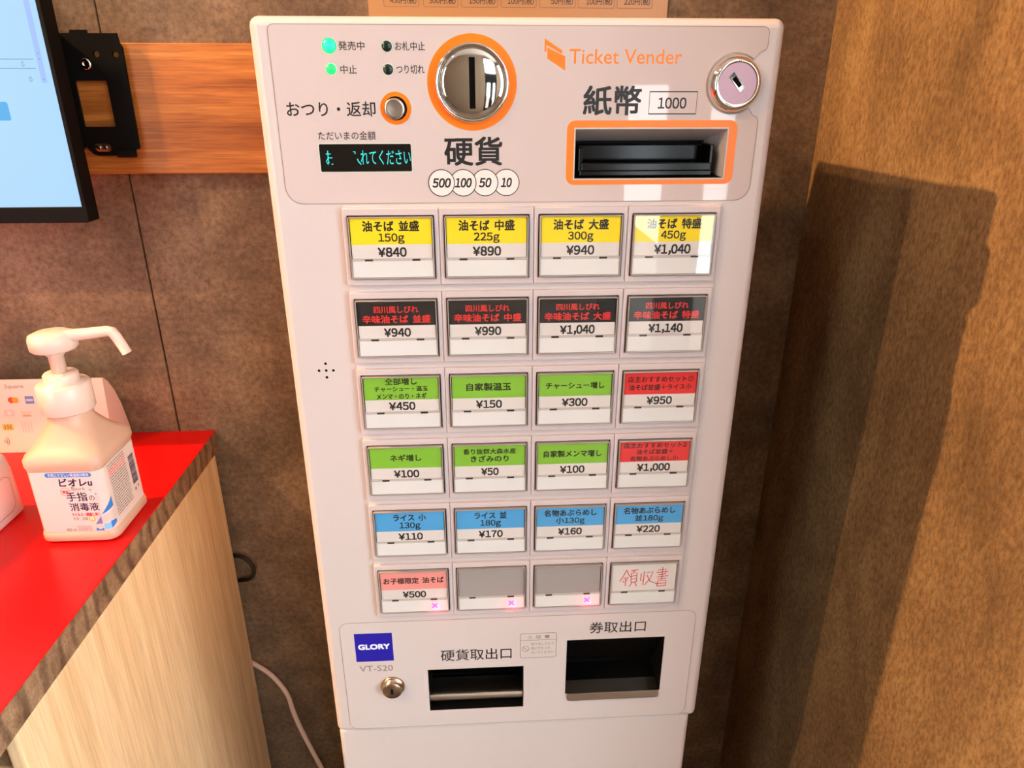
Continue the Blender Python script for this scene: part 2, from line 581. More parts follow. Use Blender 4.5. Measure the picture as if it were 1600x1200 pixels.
# ceiling spotlights
SPOT_LABELS = ['black ceiling spotlight above the monitor, near the back wall', 'black ceiling spotlight above the counter, between the other two', 'black ceiling spotlight in front of the ticket machine']
for ((sx, sy), pw, colr, aim, ang, blend), lb in zip(SPOTS, SPOT_LABELS):
    t = thing('ceiling_spotlight', lb, 'spotlight', (sx, sy, CEIL), 'ceiling spotlights')
    MB().lathe([(55, CEIL), (55, CEIL - 12), (36, CEIL - 14), (36, CEIL - 55), (32, CEIL - 55), (30, CEIL - 40)], (sx, sy), 'z', 28).build('housing', M['bezel'], t)
    MB().lathe([(30, CEIL - 41), (30, CEIL - 44)], (sx, sy), 'z', 28).build('lens', M['lamp'], t)
    ld = bpy.data.lights.new('spot_beam', 'SPOT')
    ld.energy = pw
    ld.color = colr
    ld.spot_size = math.radians(ang)
    ld.spot_blend = blend
    ld.shadow_soft_size = 0.018
    lo = bpy.data.objects.new('spot_beam', ld)
    COL.objects.link(lo)
    lo.parent = t
    lp = Vector((sx, sy, CEIL - 70))
    lo.location = (0, 0, -0.07)
    lo.rotation_euler = (Vector(aim) - lp).to_track_quat('-Z', 'Y').to_euler()

# ------------------------------------------------------------------ wall board, sign, cables
b = bevel(MB().box(-900, 60, 282, WY - 0.3, 170.5, 292.5).build('wall_board', M['oak'], None, (-420, 291, 170)), 1.0)
tag(b, 'horizontal oak board fixed to the brown wall behind the ticket machine', 'board')

sg = MB().box(-140.5, 158, 297.2, 299.6, 230, 520).build('menu_poster', M['sign'], None, (9, 298, 230))
tag(sg, 'tan laminated price poster on the wall above the ticket machine', 'poster')
mb = MB()
boxes = [(-125.2, -90.6), (-86.2, -52.1), (-49, -12.8), (-9.6, 25.5), (28.7, 64.6), (67.2, 104), (106.5, 142.2)]
prices = ['450円(税)', '300円(税)', '150円(税)', '100円(税)', '50円(税)', '100円(税)', '220円(税)']
for (a, c), s in zip(boxes, prices):
    mb.ribbon(rrect(a, c, 326.4, 360, 2), 0.6, 297.0, 0, True)
    w = 26 if len(s) == 7 else 22
    text(mb, s, c - 2.5 - w / 2, 332.2, w, 6.6, 297.0, 1, 0.01)
mb.build('price_print', [M['signline'], M['signink']], sg)

cb = MB().tube([(-395, 296, -470), (-361.6, 296, -497), (-340, 293, -516), (-321.5, 288, -545), (-316, 287, -578), (-308, 287, -617), (-285, 287, -704), (-262, 287, -800), (-250, 285, -900), (-246, 270, -1000), (-246, 200, -1026.5), (-250, 60, -1026.5)], 3.4, 10, 0, 6).build('power_cable', M['cable_w'], None, (-300, 288, -1030))
tag(cb, 'white cable hanging down the wall between counter and ticket machine', 'cable')
cb = MB().tube([(-420, 296.5, -318), (-385, 296.5, -312), (-362, 296, -313), (-350, 292, -314.5), (-341.5, 289, -321), (-338.5, 288, -331), (-341.5, 288.5, -341), (-350, 292, -348.5), (-362, 296, -352.5), (-385, 296.5, -360), (-420, 296.5, -380)], 2.6, 10, 0, 6).build('cable_loop', M['cable_b'], None, (-370, 290, -345))
tag(cb, 'black cable looping out from behind the wooden counter end', 'cable')

# ------------------------------------------------------------------ counter
CZ = -132
CX = -361
ct = thing('worktop', 'bright red counter top with brown wooden edge', 'counter top', (-700, 0, CZ - 27))
bevel(MB().box(-1700, CX, -330, WY - 0.3, CZ - 27, CZ - 1.2).build('wooden_core', M['edge_wood'], ct), 0.6, 1)
bevel(MB().box(-1700, CX + 0.2, -330.2, WY - 0.3, CZ - 1.2, CZ).build('red_laminate', M['red'], ct), 0.5, 1)
cn = thing('counter_cabinet', 'pale wood counter end panel below the red top', 'counter', (-700, 0, FLOOR))
bevel(MB().box(CX - 13, CX - 1, -118, WY - 9, FLOOR, CZ - 27.2).build('end_panel', M['panel_wood'], cn), 3, 3)
bevel(MB().box(-1700, CX - 13.2, -60, -42, FLOOR + 80, CZ - 60).build('front_panel', M['panel_wood'], cn), 1)
bevel(MB().box(-1700, CX - 13.2, -112, -92, FLOOR + 80, CZ - 66).build('drawer_front', M['panel_wood'], cn), 1.5)
MB().box(-1700, CX - 13.2, -42, WY - 12, FLOOR + 80, CZ - 30).build('carcass', M['blackmat'], cn)

# ------------------------------------------------------------------ monitor and its bracket
mo = thing('monitor', 'flat black monitor with a pale blue glowing screen', 'monitor', (-663, 240, 131))
MX0, MX1, MZ0, MZ1 = -913, -413, 131.3, 430
bz = MB()
plate(bz, [rrect(MX0, MX1, MZ0, MZ1, 2, 3), rect(MX0 + 4, MX1 - 4.0, MZ0 + 15, MZ1 - 5)], 220, 241, 0.6, 0, 2)
bz.build('bezel', M['bezel'], mo)
MB().box(MX0 + 2, MX1 - 2, 222.5, 240.5, MZ0 + 2, MZ1 - 2).build('backing', M['blackmat'], mo)
sc = MB().box(MX0 + 3, MX1 - 3.5, 221.2, 222.4, MZ0 + 14.5, MZ1 - 4).build('screen', M['screen'], mo)
u = MB()
YS = 221.0
u.box(-700, -430, YS - 0.05, YS, 275, 275.6, 0).box(-700, -430, YS - 0.05, YS, 267.4, 268, 0)
text(u, '0', -440.4, 271.3, 2.6, 4.2, YS - 0.05, 0, 0.0)
text(u, '0', -436.6, 258.9, 2.8, 4.4, YS - 0.05, 0, 0.0)
u.flat(rrect(-560, -462.2, 224, 240, 2), YS - 0.05, 1)
u.box(-427.4, -422.8, YS - 0.03, YS, 256, 428, 2)
for zz, s in ((280.5, -1), (275, 1), (259, -1)):
    u.flat([(-426, zz), (-424.2, zz), (-425.1, zz + s * 1.0)] if s > 0 else [(-426, zz), (-425.1, zz - 1.0), (-424.2, zz)], YS - 0.08, 0)
u.build('screen_print', [M['scr_line'], M['scr_btn'], M['scr_bar']], sc)
MB().box(-800, -520, 241.2, 268, 180, 380).build('rear_housing', M['bezel'], mo)

br = thing('mounting_bracket', 'black steel bracket plate screwed to the oak board beside the monitor', 'bracket', (-410, 280, 188))
pl = MB()
outer = [(-520, 300.4), (-422, 300.4), (-420.7, 303.2), (-405.6, 303.2), (-405.4, 300.4), (-378.2, 300.4), (-377.2, 292.2), (-375.2, 288.5), (-376.6, 196), (-381.0, 194.5), (-398, 189), (-418, 189), (-422.6, 190.5), (-426.6, 194.7), (-428.4, 198.2), (-431, 196), (-433.5, 194), (-520, 194)][::-1]
slot = rrect(-421.2, -404.6, 192.7, 200.3, 3.6)
plate(pl, [outer, rrect(-426, -396, 216.5, 258.7, 1.2, 3), circ(-400.5, 282.2, 2.9, 16), circ(-382.6, 282, 2.9, 16), slot], 276, 279, 0.3, 0, 1)
pl.build('plate', M['bracket'], br)
bevel(MB().box(-398, -381.2, 271.5, 279, 187.5, 195).build('folded_tab', M['bracket'], br), 0.6)
MB().lathe([(5.4, 276), (5.4, 275.2), (4.6, 274.2), (2.2, 273.8), (1.8, 275)], (-411.7, 273.5), 'y', 20).build('screw', M['chrome'], br)
for dx in (-5, 1.5):
    MB().lathe([(3.0, 281.9), (3.0, 280.6), (1.4, 280.2)], (-414 + dx, 196.5), 'y', 16).build('screw', M['steel'], br)

# ------------------------------------------------------------------ sanitiser bottle
def rring(x0, x1, y0, y1, r, z, n=6):
    return [(x, y, z) for x, y in rrect(x0, x1, y0, y1, r, n)]
bt = thing('sanitizer_bottle', 'translucent hand sanitizer pump bottle standing on the red counter', 'bottle', (-406.5, 103, CZ))
BX0, BX1, BY0, BY1 = -438.5, -373.5, 69, 138
def sect(inset, r, z):
    return rring(BX0 + inset, BX1 - inset, BY0 + inset, BY1 - inset, r, z)
rings = [sect(4, 7, CZ + 0.1), sect(0.5, 9, CZ + 1.2), sect(-1.6, 10, CZ + 3), sect(-1.6, 10, CZ + 8), sect(-0.8, 9, CZ + 10.5), sect(0, 8, CZ + 11.5),
         sect(0, 8, -58), sect(-1.2, 9, -55), sect(-1.2, 9, -49), sect(0.5, 10, -45), sect(4, 13, -41)]
cxb, cyb = -406, 103.5
for t, z in ((0.35, -34), (0.65, -27.5), (0.88, -22.5)):
    s = 4 + (33 - 20.5 - 4) * t * 1.45
    rings.append(rring(cxb - 32.5 + s, cxb + 32.5 - s, cyb - 34.5 + s, cyb + 34.5 - s, min(16 + 3 * t, 32 - s), z))
neck = lambda r, z: rring(cxb - r, cxb + r, cyb - r, cyb + r, r - 0.01, z)
rings += [neck(18.6, -20), neck(18, -17), neck(18, -10)]
MB().loft(rings).build('body', M['bottle'], bt)
cap = MB().lathe([(20.4, -14), (21.6, -12.5), (21.6, 10.5), (20.2, 12.2), (13.9, 12.6), (13.9, 19.8), (12.8, 21.2), (6.5, 21.3)], (cxb, cyb), 'z', 48).build('collar', M['pump'], bt)
for k in range(48):
    pass
MB().lathe([(6.0, 21), (6.2, 37), (7.4, 37.5), (7.6, 44)], (cxb, cyb), 'z', 28).build('stem', M['pump'], bt)
hd = MB().lathe([(7, 42.6), (16.8, 43), (18.6, 44.6), (18.8, 52.5), (17.6, 56.6), (13, 58.6), (0.01, 59.2)], (cxb + 1.5, cyb - 1), 'z', 40)
hd.tube([(cxb + 10, cyb - 1.5, 54.6), (-372, cyb - 3, 57.2), (-356, cyb - 3.5, 59.2), (-352.2, cyb - 3.5, 58.2), (-350, cyb - 3.5, 54.5), (-343.5, cyb - 3.5, 39)], [5.6, 4.9, 4.6, 4.6, 4.5, 4.2], 14)
hd.build('pump_head', M['pump'], bt)
# wrap-round label following front face, front right corner and right face
path = [(BX0 + 5, BY0 - 0.35)] + [(BX1 - 8 + 8.35 * math.sin(math.radians(a)), BY0 + 8 - 8.35 * math.cos(math.radians(a))) for a in range(0, 91, 10)] + [(BX1 + 0.35, BY1 - 7)]
LZ0, LZ1 = -120, -59
lb = MB()
lb.add([(x, y, LZ0) for x, y in path] + [(x, y, LZ1) for x, y in path], [(i, i + 1, i + 1 + len(path), i + len(path)) for i in range(len(path) - 1)], 0, True)
lab = lb.build('label', M['label'], bt)
LX0, LW, LH, YF = BX0 + 2.5, 64.5, LZ1 - LZ0, BY0 - 0.5
def fx(f): return LX0 + f * LW
def fz(f): return LZ1 - f * LH
pr = MB()
def lt(s, f0, f1, g0, g1, mi, bold=0.0, shear=0.0):
    text(pr, s, (fx(f0) + fx(f1)) / 2, (fz(g0) + fz(g1)) / 2, (f1 - f0) * LW, (g1 - g0) * LH, YF - 0.05, mi, bold, shear)
pr.flat(rrect(fx(0.24), fx(0.85), fz(0.085), fz(0.015), 2.1), YF, 1)
lt('手肌にやさしい保湿成分配合', 0.28, 0.82, 0.025, 0.075, 2)
lt('ビオレu', 0.40, 0.84, 0.105, 0.235, 0, 0.03, 0.1)
lt('Bioré', 0.545, 0.72, 0.245, 0.305, 3)
pr.ribbon(circ(fx(0.455), fz(0.325), 4.0, 24), 0.35, YF, 4, True)
lt('薬用', 0.415, 0.495, 0.30, 0.35, 4, 0.02)
lt('手指', 0.45, 0.725, 0.335, 0.485, 0, 0.012)
lt('の', 0.745, 0.82, 0.395, 0.475, 0, 0.0)
lt('消毒液', 0.46, 0.85, 0.515, 0.65, 0, 0.012)
lt('ウイルス・細菌に効く', 0.46, 0.84, 0.68, 0.74, 4, 0.02)
lt('洗浄・消毒', 0.46, 0.66, 0.755, 0.81, 3)
pr.flat(circ(fx(0.715), fz(0.79), 3.0, 24), YF, 5)
pr.ribbon([(fx(0.70), fz(0.81)), (fx(0.70), fz(0.77)), (fx(0.715), fz(0.755)), (fx(0.73), fz(0.77)), (fx(0.73), fz(0.81))], 0.7, YF - 0.05, 2)
lt('400 ml', 0.33, 0.465, 0.945, 0.99, 3, 0.01)
lt('Hand Sanitizer', 0.49, 0.68, 0.90, 0.925, 3)
lt('指定医薬部外品', 0.495, 0.68, 0.945, 0.98, 3)
pr.ribbon(rect(fx(0.485), fx(0.69), fz(0.988), fz(0.938)), 0.25, YF, 3, True)
for sx_, sz_, ss in ((0.79, 0.30, 1.6), (0.85, 0.37, 1.0), (0.46, 0.525, 1.0)):
    pr.ribbon([(fx(sx_) - ss, fz(sz_)), (fx(sx_) + ss, fz(sz_))], 0.35, YF, 1)
    pr.ribbon([(fx(sx_), fz(sz_) - ss), (fx(sx_), fz(sz_) + ss)], 0.35, YF, 1)
pr.flat([(fx(0.745), fz(0.885)), (fx(0.845), fz(0.875)), (fx(0.845), fz(0.745))][::1], YF, 6)
pr.flat([(fx(0.73), fz(0.995)), (fx(0.845), fz(0.995)), (fx(0.845), fz(0.95)), (fx(0.79), fz(0.975)), (fx(0.745), fz(0.94))], YF, 1)
pr.build('front_print', [M['navy'], M['labelblue'], M['whiteprint'], M['ink_grey'], M['labelred'], M['gold'], M['labelslate']], lab)
# triangles on the rounded corner and print on the right face
cr = MB()
def corner(a, z):
    return (BX1 - 8 + 8.55 * math.sin(math.radians(a)), BY0 + 8 - 8.55 * math.cos(math.radians(a)), z)
def cquad(a0, a1, zf0, zf1, mi):
    st = 5
    for k in range(st):
        t0, t1 = k / st, (k + 1) / st
        A0, A1 = a0 + (a1 - a0) * t0, a0 + (a1 - a0) * t1
        q = [corner(A0, zf0(t0)), corner(A1, zf0(t1)), corner(A1, zf1(t1)), corner(A0, zf1(t0))]
        cr.add(q, [(0, 1, 2, 3)], mi)
cquad(5, 85, lambda t: fz(0.72) + t * 5, lambda t: fz(0.72) + t * 15, 0)
cquad(5, 85, lambda t: fz(0.84) + t * 0, lambda t: fz(0.75) + t * 4, 1)
cquad(5, 45, lambda t: fz(0.98), lambda t: fz(0.88) + 0 * t, 2)
cquad(45, 85, lambda t: fz(0.98) + t * 4, lambda t: fz(0.86), 0)
SX = BX1 + 0.5
def sbox(y0, y1, z0, z1, mi):
    cr.add([(SX, y0, z0), (SX, y1, z0), (SX, y1, z1), (SX, y0, z1)], [(0, 1, 2, 3)], mi)
random.seed(7)
for r in range(21):
    z = fz(0.05 + r * 0.041)
    y = BY0 + 12
    while y < BY0 + 42:
        w = random.uniform(1.2, 5)
        sbox(y, min(y + w, BY0 + 43), z, z + 1.05, 4 if r in (2, 3, 4) else 3)
        y += w + 0.7
z = fz(0.20)
for k in range(22):
    h = random.choice((0.5, 0.8, 1.2))
    sbox(BY0 + 48, BY0 + 58, z - h, z, 5)
    z -= h + random.choice((0.4, 0.6))
sbox(BY0 + 49, BY0 + 52, fz(0.80), fz(0.75), 3)
sbox(BY0 + 55, BY0 + 57, fz(0.78), fz(0.74), 3)
cr.build('side_print', [M['labelblue'], M['palegrey'], M['labellight'], M['ink_grey'], M['labelred'], M['navy']], lab)

# ------------------------------------------------------------------ payment mark stand and card reader
ps = thing('payment_card_stand', 'white paper payment-mark stand behind the sanitizer bottle', 'sign', (-530, 275, CZ))
prof = [(253, CZ + 0.1), (262, -47), (264, -46.6), (272, -54), (282, -70), (290, -90), (297, -120), (298.5, CZ + 0.1)]
n = len(prof)
st = MB().add([(-600, y, z) for y, z in prof] + [(-459, y, z) for y, z in prof],
              [tuple(range(n)), tuple(range(2 * n - 1, n - 1, -1))] + [(i, i + n, (i + 1) % n + n, (i + 1) % n) for i in range(n)])
st.build('folded_card', M['card'], ps)
mk = MB()
def sface(pts, mi, lift=0.15):
    mk.add([(x, 253 + (z - CZ) / 85 * 9 - lift, z) for x, z in pts], [tuple(range(len(pts)))], mi)
v_, f_ = glyphs('Square', 0.12)
mk.add([(-566 + a * 20.5, 253 + (-57 + c * 5.5 - CZ) / 85 * 9 - 0.15, -57.5 + c * 6) for a, c in v_], f_, 0)
sface(circ(-561.5, -69.8, 3.6, 20), 1, 0.15)
sface(circ(-557, -69.8, 3.6, 20), 2, 0.25)
sface(rect(-546.5, -537, -74.5, -65.5), 3)
sface(rect(-545.5, -538, -71.2, -68.8), 4, 0.25)
sface(rect(-572, -561, -88.5, -81), 4)
sface(circ(-566.5, -84.7, 2.2, 16), 6, 0.25)
sface(rect(-553.5, -542.5, -90, -83), 4)
sface(rect(-552, -544, -89, -87.5), 2, 0.25)
sface(rect(-577, -565.5, -105, -97.5), 5)
for dx in (0, 3, 6):
    sface(rect(-574.8 + dx, -573.6 + dx, -103.6, -98.8), 0, 0.25)
for k in range(4):
    sface(rect(-556 + 3.2 * k, -554.2 + 3.2 * k, -108, -95), 4)
for k in range(3):
    r = 2.5 + 2.2 * k
    arc = [(-580 + r * math.cos(math.radians(a)), -118 + r * math.sin(math.radians(a))) for a in range(-40, 41, 10)]
    for p, q in zip(arc[:-1], arc[1:]):
        d = Vector((q[0] - p[0], q[1] - p[1])).normalized()
        nx, nz = -d.y * 0.45, d.x * 0.45
        sface([(p[0] + nx, p[1] + nz), (p[0] - nx, p[1] - nz), (q[0] - nx, q[1] - nz), (q[0] + nx, q[1] + nz)], 0)
mk.build('payment_marks', [M['ink_grey'], M['mc_red'], M['mc_orange'], M['amex'], M['palegrey'], M['idyellow'], M['white']], ps)

tr = thing('card_reader', 'white card reader with a black screen at the edge of the counter', 'card reader', (-530, 60, CZ))
rr = []
for ins, z, r in ((3, CZ + 0.2, 10), (0, CZ + 3, 12), (0.5, -90, 12), (2, -76, 12), (5, -71.5, 11)):
    rr.append([(x, y, z + (y - 60) * 0.06 * (1 if z > -110 else 0)) for x, y in rrect(-586 + ins, -487 - ins, -40 + ins, 134 - ins, r)])
MB().loft(rr).build('case', M['term'], tr)
MB().add([(x, y, -71.2 + (y - 60) * 0.06 + 0.15) for x, y in rrect(-578, -499, -20, 122, 8)], [tuple(range(28))]).build('screen', M['black'], tr)
sd = MB()
for pts in ([(-10, -122), (112, -122), (118, -116), (118, -90), (112, -86), (-10, -90)],):
    P = pts + [pts[0]]
    for p, q in zip(P[:-1], P[1:]):
        d = Vector((q[0] - p[0], q[1] - p[1])).normalized()
        ny, nz = -d.y * 0.3, d.x * 0.3
        sd.add([(-486.7, p[0] + ny, p[1] + nz), (-486.7, q[0] + ny, q[1] + nz), (-486.7, q[0] - ny, q[1] - nz), (-486.7, p[0] - ny, p[1] - nz)], [(0, 1, 2, 3)])
sd.build('side_groove', M['line'], tr)

# ------------------------------------------------------------------ machine stand
sb = MB()
plate(sb, [rrect(-179.5, 158.5, FLOOR + 0.2, -311.2, 6)], 10, 40, 4.5)
ms = thing('machine_stand', 'plain white metal stand under the ticket machine', 'stand', (-10, 140, FLOOR))
sb.build('front_panel', M['body'], ms)
bevel(MB().box(-178.5, 157.5, 40, 262, FLOOR + 0.2, -311.4).build('cabinet', M['body'], ms), 2)

# ------------------------------------------------------------------ ticket machine
tm = thing('ticket_machine', 'white meal ticket vending machine with rows of coloured buttons', 'vending machine', (-8.5, 140, -311))
FY = 6.0                                   # front face
XL, XR, ZB, ZT = -180, 163, -310.8, 291.5
BILL = (27.6, 131.2, 192.4, 224.3)
COIN = (-91.9, -4.5, -287.8, -238.2)
TICK = (34.6, 124.3, -274, -210.4)
fp = MB()
plate(fp, [rrect(XL, XR, ZB, ZT, 6.2, 8)], FY + 18, FY + 60, 3)
MBf = MB()
plate(MBf, [rrect(XL, XR, ZB, ZT, 6.2, 8), rect(*BILL), rect(*COIN), rect(*TICK)], FY, FY + 40, 0.0)
# rounded front shell: an outer bevelled frame plus the flat face with openings
shell = MB()
plate(shell, [rrect(XL, XR, ZB, ZT, 6.2, 8), rrect(XL + 16, XR - 16, ZB + 14, ZT - 14, 3, 4)], FY, FY + 48, 6.0, 0, 4)
face = MB()
plate(face, [rrect(XL + 7, XR - 7, ZB + 7, ZT - 7, 4, 4), rect(*BILL), rect(*COIN), rect(*TICK)], FY - 0.02, FY + 12, 0.0)
sh = shell.build('front_shell', M['body'], tm)
fc = face.build('face_plate', M['body'], tm)
for p in sh.data.polygons:
    p.use_smooth = True
bevel(MB().box(XL + 1.5, XR - 1.5, FY + 46, 266, ZB + 1, ZT - 1.5).build('housing', M['body'], tm), 4, 3)

# upper film with a bite round the lock
LKX, LKZ = 132.3, 252.3
pts = []
for cx, cz, a0 in ((-164, 282.5, 90), (-157, 188, 180)):
    r = 4 if cz > 250 else 11.2
    pts += [(cx + r * math.cos(math.radians(a0 + 90 * k / 6)), cz + r * math.sin(math.radians(a0 + 90 * k / 6))) for k in range(7)]
pts += [(140.5 + 11 * math.cos(math.radians(270 + 15 * k)), 188 + 11 * math.sin(math.radians(270 + 15 * k))) for k in range(7)]
pts += [(151.4, 229), (150.2, 231.6), (147, 233)]
pts += [(LKX + 18.8 * math.cos(math.radians(a)), LKZ + 18.8 * math.sin(math.radians(a))) for a in range(-52, -309, -8)]
pts += [(147.5, 271.4), (150.7, 272.6), (151.8, 275)]
pts += [(148 + 3.8 * math.cos(math.radians(15 * k)), 282.5 + 3.8 * math.sin(math.radians(15 * k))) for k in range(7)]
film = MB()
plate(film, [pts, rect(BILL[0] - .3, BILL[1] + .3, BILL[2] - .3, BILL[3] + .3)], FY - 0.35, FY - 0.03)
fl = film.build('upper_panel', M['film'], tm)
MB().ribbon(pts, 0.45, FY - 0.40, 0, True).build('panel_outline', M['line'], fl)
PY = FY - 0.42                             # print on the film
low = rrect(-167.5, 151, -309, -182, 9)
film = MB()
plate(film, [rrect(-167, 150.8, -306.5, -182, 8), rect(*COIN), rect(*TICK)], FY - 0.35, FY - 0.03)
ll = film.build('lower_panel', M['body'], tm)
MB().ribbon(rrect(-167, 150.8, -306.5, -182, 8), 0.45, FY - 0.40, 0, True).build('panel_outline', M['line'], ll)

up = MB()                                  # black and orange print on the upper panel
for s, cx, cz, w, h, bo in (('発売中', -116.8, 274.3, 16.4, 5.2, 0.008), ('お札中止', -80, 274.2, 19, 5.2, 0.008), ('中止', -119.7, 260.6, 10.4, 5.2, 0.008),
                            ('つり切れ', -80.4, 260.7, 18, 5.2, 0.008), ('おつり・返却', -133, 237, 57.3, 9.2, 0.010), ('ただいまの金額', -124.3, 220.7, 37.6, 5.4, 0.006),
                            ('硬貨', -41.1, 210.5, 39.1, 18.6, 0.02), ('紙幣', 51.4, 242.1, 38.9, 18.3, 0.02), ('1000', 91.7, 240.5, 19.2, 7.0, 0.025)):
    text(up, s, cx, cz, w, h, PY, 0, bo)
up.ribbon(rect(76.2, 108.2, 233.8, 247.5), 0.8, PY, 0, True)
text(up, 'Ticket Vender', 58.9, 268.5, 73.8, 8.8, PY, 1, 0.006)
up.flat([(5.8, 279), (5.8, 271.6), (7.0, 270.9), (7.0, 275.2), (17.3, 269.9), (17.3, 272)], PY, 1)
up.flat([(7.6, 273.7), (7.7, 267.2), (19.5, 260.1), (19.3, 268.6)], PY, 1)
ring = circ(-41, 252.6, 29, 56)
up.ribbon(circ(-41, 252.6, 26.3, 64), 5.6, PY, 1, True)
up.ribbon(circ(-91.2, 237.4, 8.4, 40), 3.4, PY, 1, True)
up.build('panel_print', [M['ink'], M['orange']], fl)
ob = MB()
plate(ob, [rrect(21.8, 138, 188.2, 229.8, 5.5), rrect(BILL[0] - 1, BILL[1] + 1, BILL[2] - 1, BILL[3] + 1, 1, 2)], FY - 0.46, FY - 0.36)
ob.build('bill_slot_border', M['orange'], fl)
cn_ = MB()
coins = [('500', -63.1, 12.6), ('100', -48.4, 11.6), ('50', -33.5, 8.6), ('10', -19.0, 7.6)]
for i, (s, cx, w) in enumerate(reversed(coins)):
    y = PY - 0.16 * i
    cn_.flat(circ(cx, 190.1, 8.9, 40), y, 1)
    cn_.ribbon(circ(cx, 190.1, 8.75, 48), 0.55, y - 0.02, 0, True)
    text(cn_, s, cx, 190.1, w, 6.3, y - 0.03, 0, 0.035, 0.2)
cn_.build('coin_marks', [M['ink'], M['white']], fl)

# status lamps
for cx, cz, r, mt in ((-130.7, 274.3, 3.9, 'led_cyan'), (-130.7, 260.8, 3.2, 'led_on'), (-94.6, 274.1, 3.2, 'led_off'), (-94.6, 260.6, 3.2, 'led_off')):
    l = MB().lathe([(r, FY), (r, FY - 0.7), (r * 0.7, FY - 1.2), (0.01, FY - 1.4)], (cx, cz), 'y', 24).build('status_lamp', M[mt], tm)
    MB().ribbon(circ(cx, cz, r + 0.35, 28), 0.7, PY, 0, True).build('lamp_ring', M['led_on' if r > 3.5 else 'led_ring'], l)

# return button
rb = MB().lathe([(7.4, FY - 0.45), (7.0, FY - 0.5)], (-91.2, 237.4), 'y', 32).build('return_button_well', M['black'], tm)
MB().lathe([(6.6, FY - 0.4), (6.6, FY - 3.2), (6.0, FY - 3.8), (4.5, FY - 3.5), (0.01, FY - 3.1)], (-91.8, 237.2), 'y', 36).build('return_button', M['steel'], tm)

# amount display
dp = MB()
plate(dp, [rrect(-143.2, -82.7, 197.8, 215.4, 0.8, 3)], FY - 0.55, FY - 0.36)
dsp = dp.build('amount_display', M['smoke'], tm)
MB().ribbon(rrect(-143.5, -82.4, 197.5, 215.7, 0.8, 3), 0.7, FY - 0.43, 0, True).build('display_frame', M['led_ring'], dsp)
dt = MB()
def dsx(p): return -143.2 + (p - 85) / 1350 * 60.5
def dsz(p): return 215.4 - (p - 95) / 400 * 17.6
for s in (((175, 236), (245, 236)), ((205, 190), (205, 375)), ((207, 292), (265, 292)), ((205, 296), (174, 340), (196, 390), (216, 350)), ((246, 384), (272, 384)),
          ((578, 205), (606, 205), (606, 238)), ((634, 306), (645, 345), (686, 392))):
    dt.ribbon([(dsx(a), dsz(c)) for a, c in s], 0.62, FY - 0.6, 0)
text(dt, 'れてください', (dsx(685) + dsx(1425)) / 2, dsz(290), dsx(1425) - dsx(685), 9.2, FY - 0.6, 0, 0.0)
dt.build('display_text', M['vfd'], dsp)

# coin slot
cs = MB().lathe([(24.0, FY - 0.3), (24.0, FY - 3.8), (23.5, FY - 4.8), (22.6, FY - 5.2), (22.0, FY - 4.6), (21.8, FY - 2.6)], (-41, 252.6), 'y', 64)
cs = cs.build('coin_slot_ring', M['chrome'], tm)
MB().lathe([(21.8, FY - 2.6), (21.2, FY - 3.4), (18, FY - 4.3), (14, FY - 5.1), (10, FY - 5.7), (5, FY - 6.1), (0.01, FY - 6.2)], (-41, 252.6), 'y', 64).build('coin_slot_plate', M['chrome'], cs)
sl = MB()
sl.prism(rect(-42.9, -39.1, 237.2, 267.8), FY - 6.5, FY - 3)
sl.build('coin_slit', M['hole'], cs)

# bill slot: grey funnel and black mouth
bs = MB()
x0, x1, z0, z1 = BILL
bs.add([(x0, FY, z1), (x1, FY, z1), (x1 - 6, FY + 30, z1 - 9), (x0 + 2, FY + 30, z1 - 9)], [(0, 1, 2, 3)], 0)
bs.add([(x1, FY, z1), (x1, FY, z0), (x1 - 6, FY + 30, z0 + 3), (x1 - 6, FY + 30, z1 - 9)], [(0, 1, 2, 3)], 0)
bs.add([(x0, FY, z0), (x0, FY, z1), (x0 + 2, FY + 30, z1 - 9), (x0 + 2, FY + 30, z0 + 3)], [(0, 1, 2, 3)], 1)
bs.add([(x0, FY, z0), (x1, FY, z0), (x1 - 6, FY + 30, z0 + 3), (x0 + 2, FY + 30, z0 + 3)], [(3, 2, 1, 0)], 1)
bs.add([(x0, FY + 30, z0), (x1, FY + 30, z0), (x1, FY + 30, z1), (x0, FY + 30, z1)], [(0, 1, 2, 3)], 1)
bsl = bs.build('bill_slot', [M['slotgrey'], M['blackmat']], tm)
tp = MB()
tp.box(x0 + 4, x1 - 7, FY + 3, FY + 29, z0 + 1, z0 + 5)
tp.box(x0 + 5, x1 - 8, FY + 2, FY + 6, z0 + 4.5, z0 + 10)
tp.box(x0 + 3, x0 + 6, FY + 3, FY + 29, z0 + 4, z1 - 12)
tp.box(x1 - 10, x1 - 7, FY + 3, FY + 29, z0 + 4, z1 - 10)
tp.box(x0 + 5, x1 - 9, FY + 20, FY + 29, z0 + 4, z1 - 11)
bevel(tp.build('bill_tray', M['black'], bsl), 0.8)
fr = MB()
plate(fr, [rect(x0 - 0.9, x1 + 0.9, z0 - 0.9, z1 + 0.9), rect(x0, x1, z0, z1)], FY - 0.9, FY + 2)
fr.build('bill_slot_frame', M['slotgrey'], bsl)

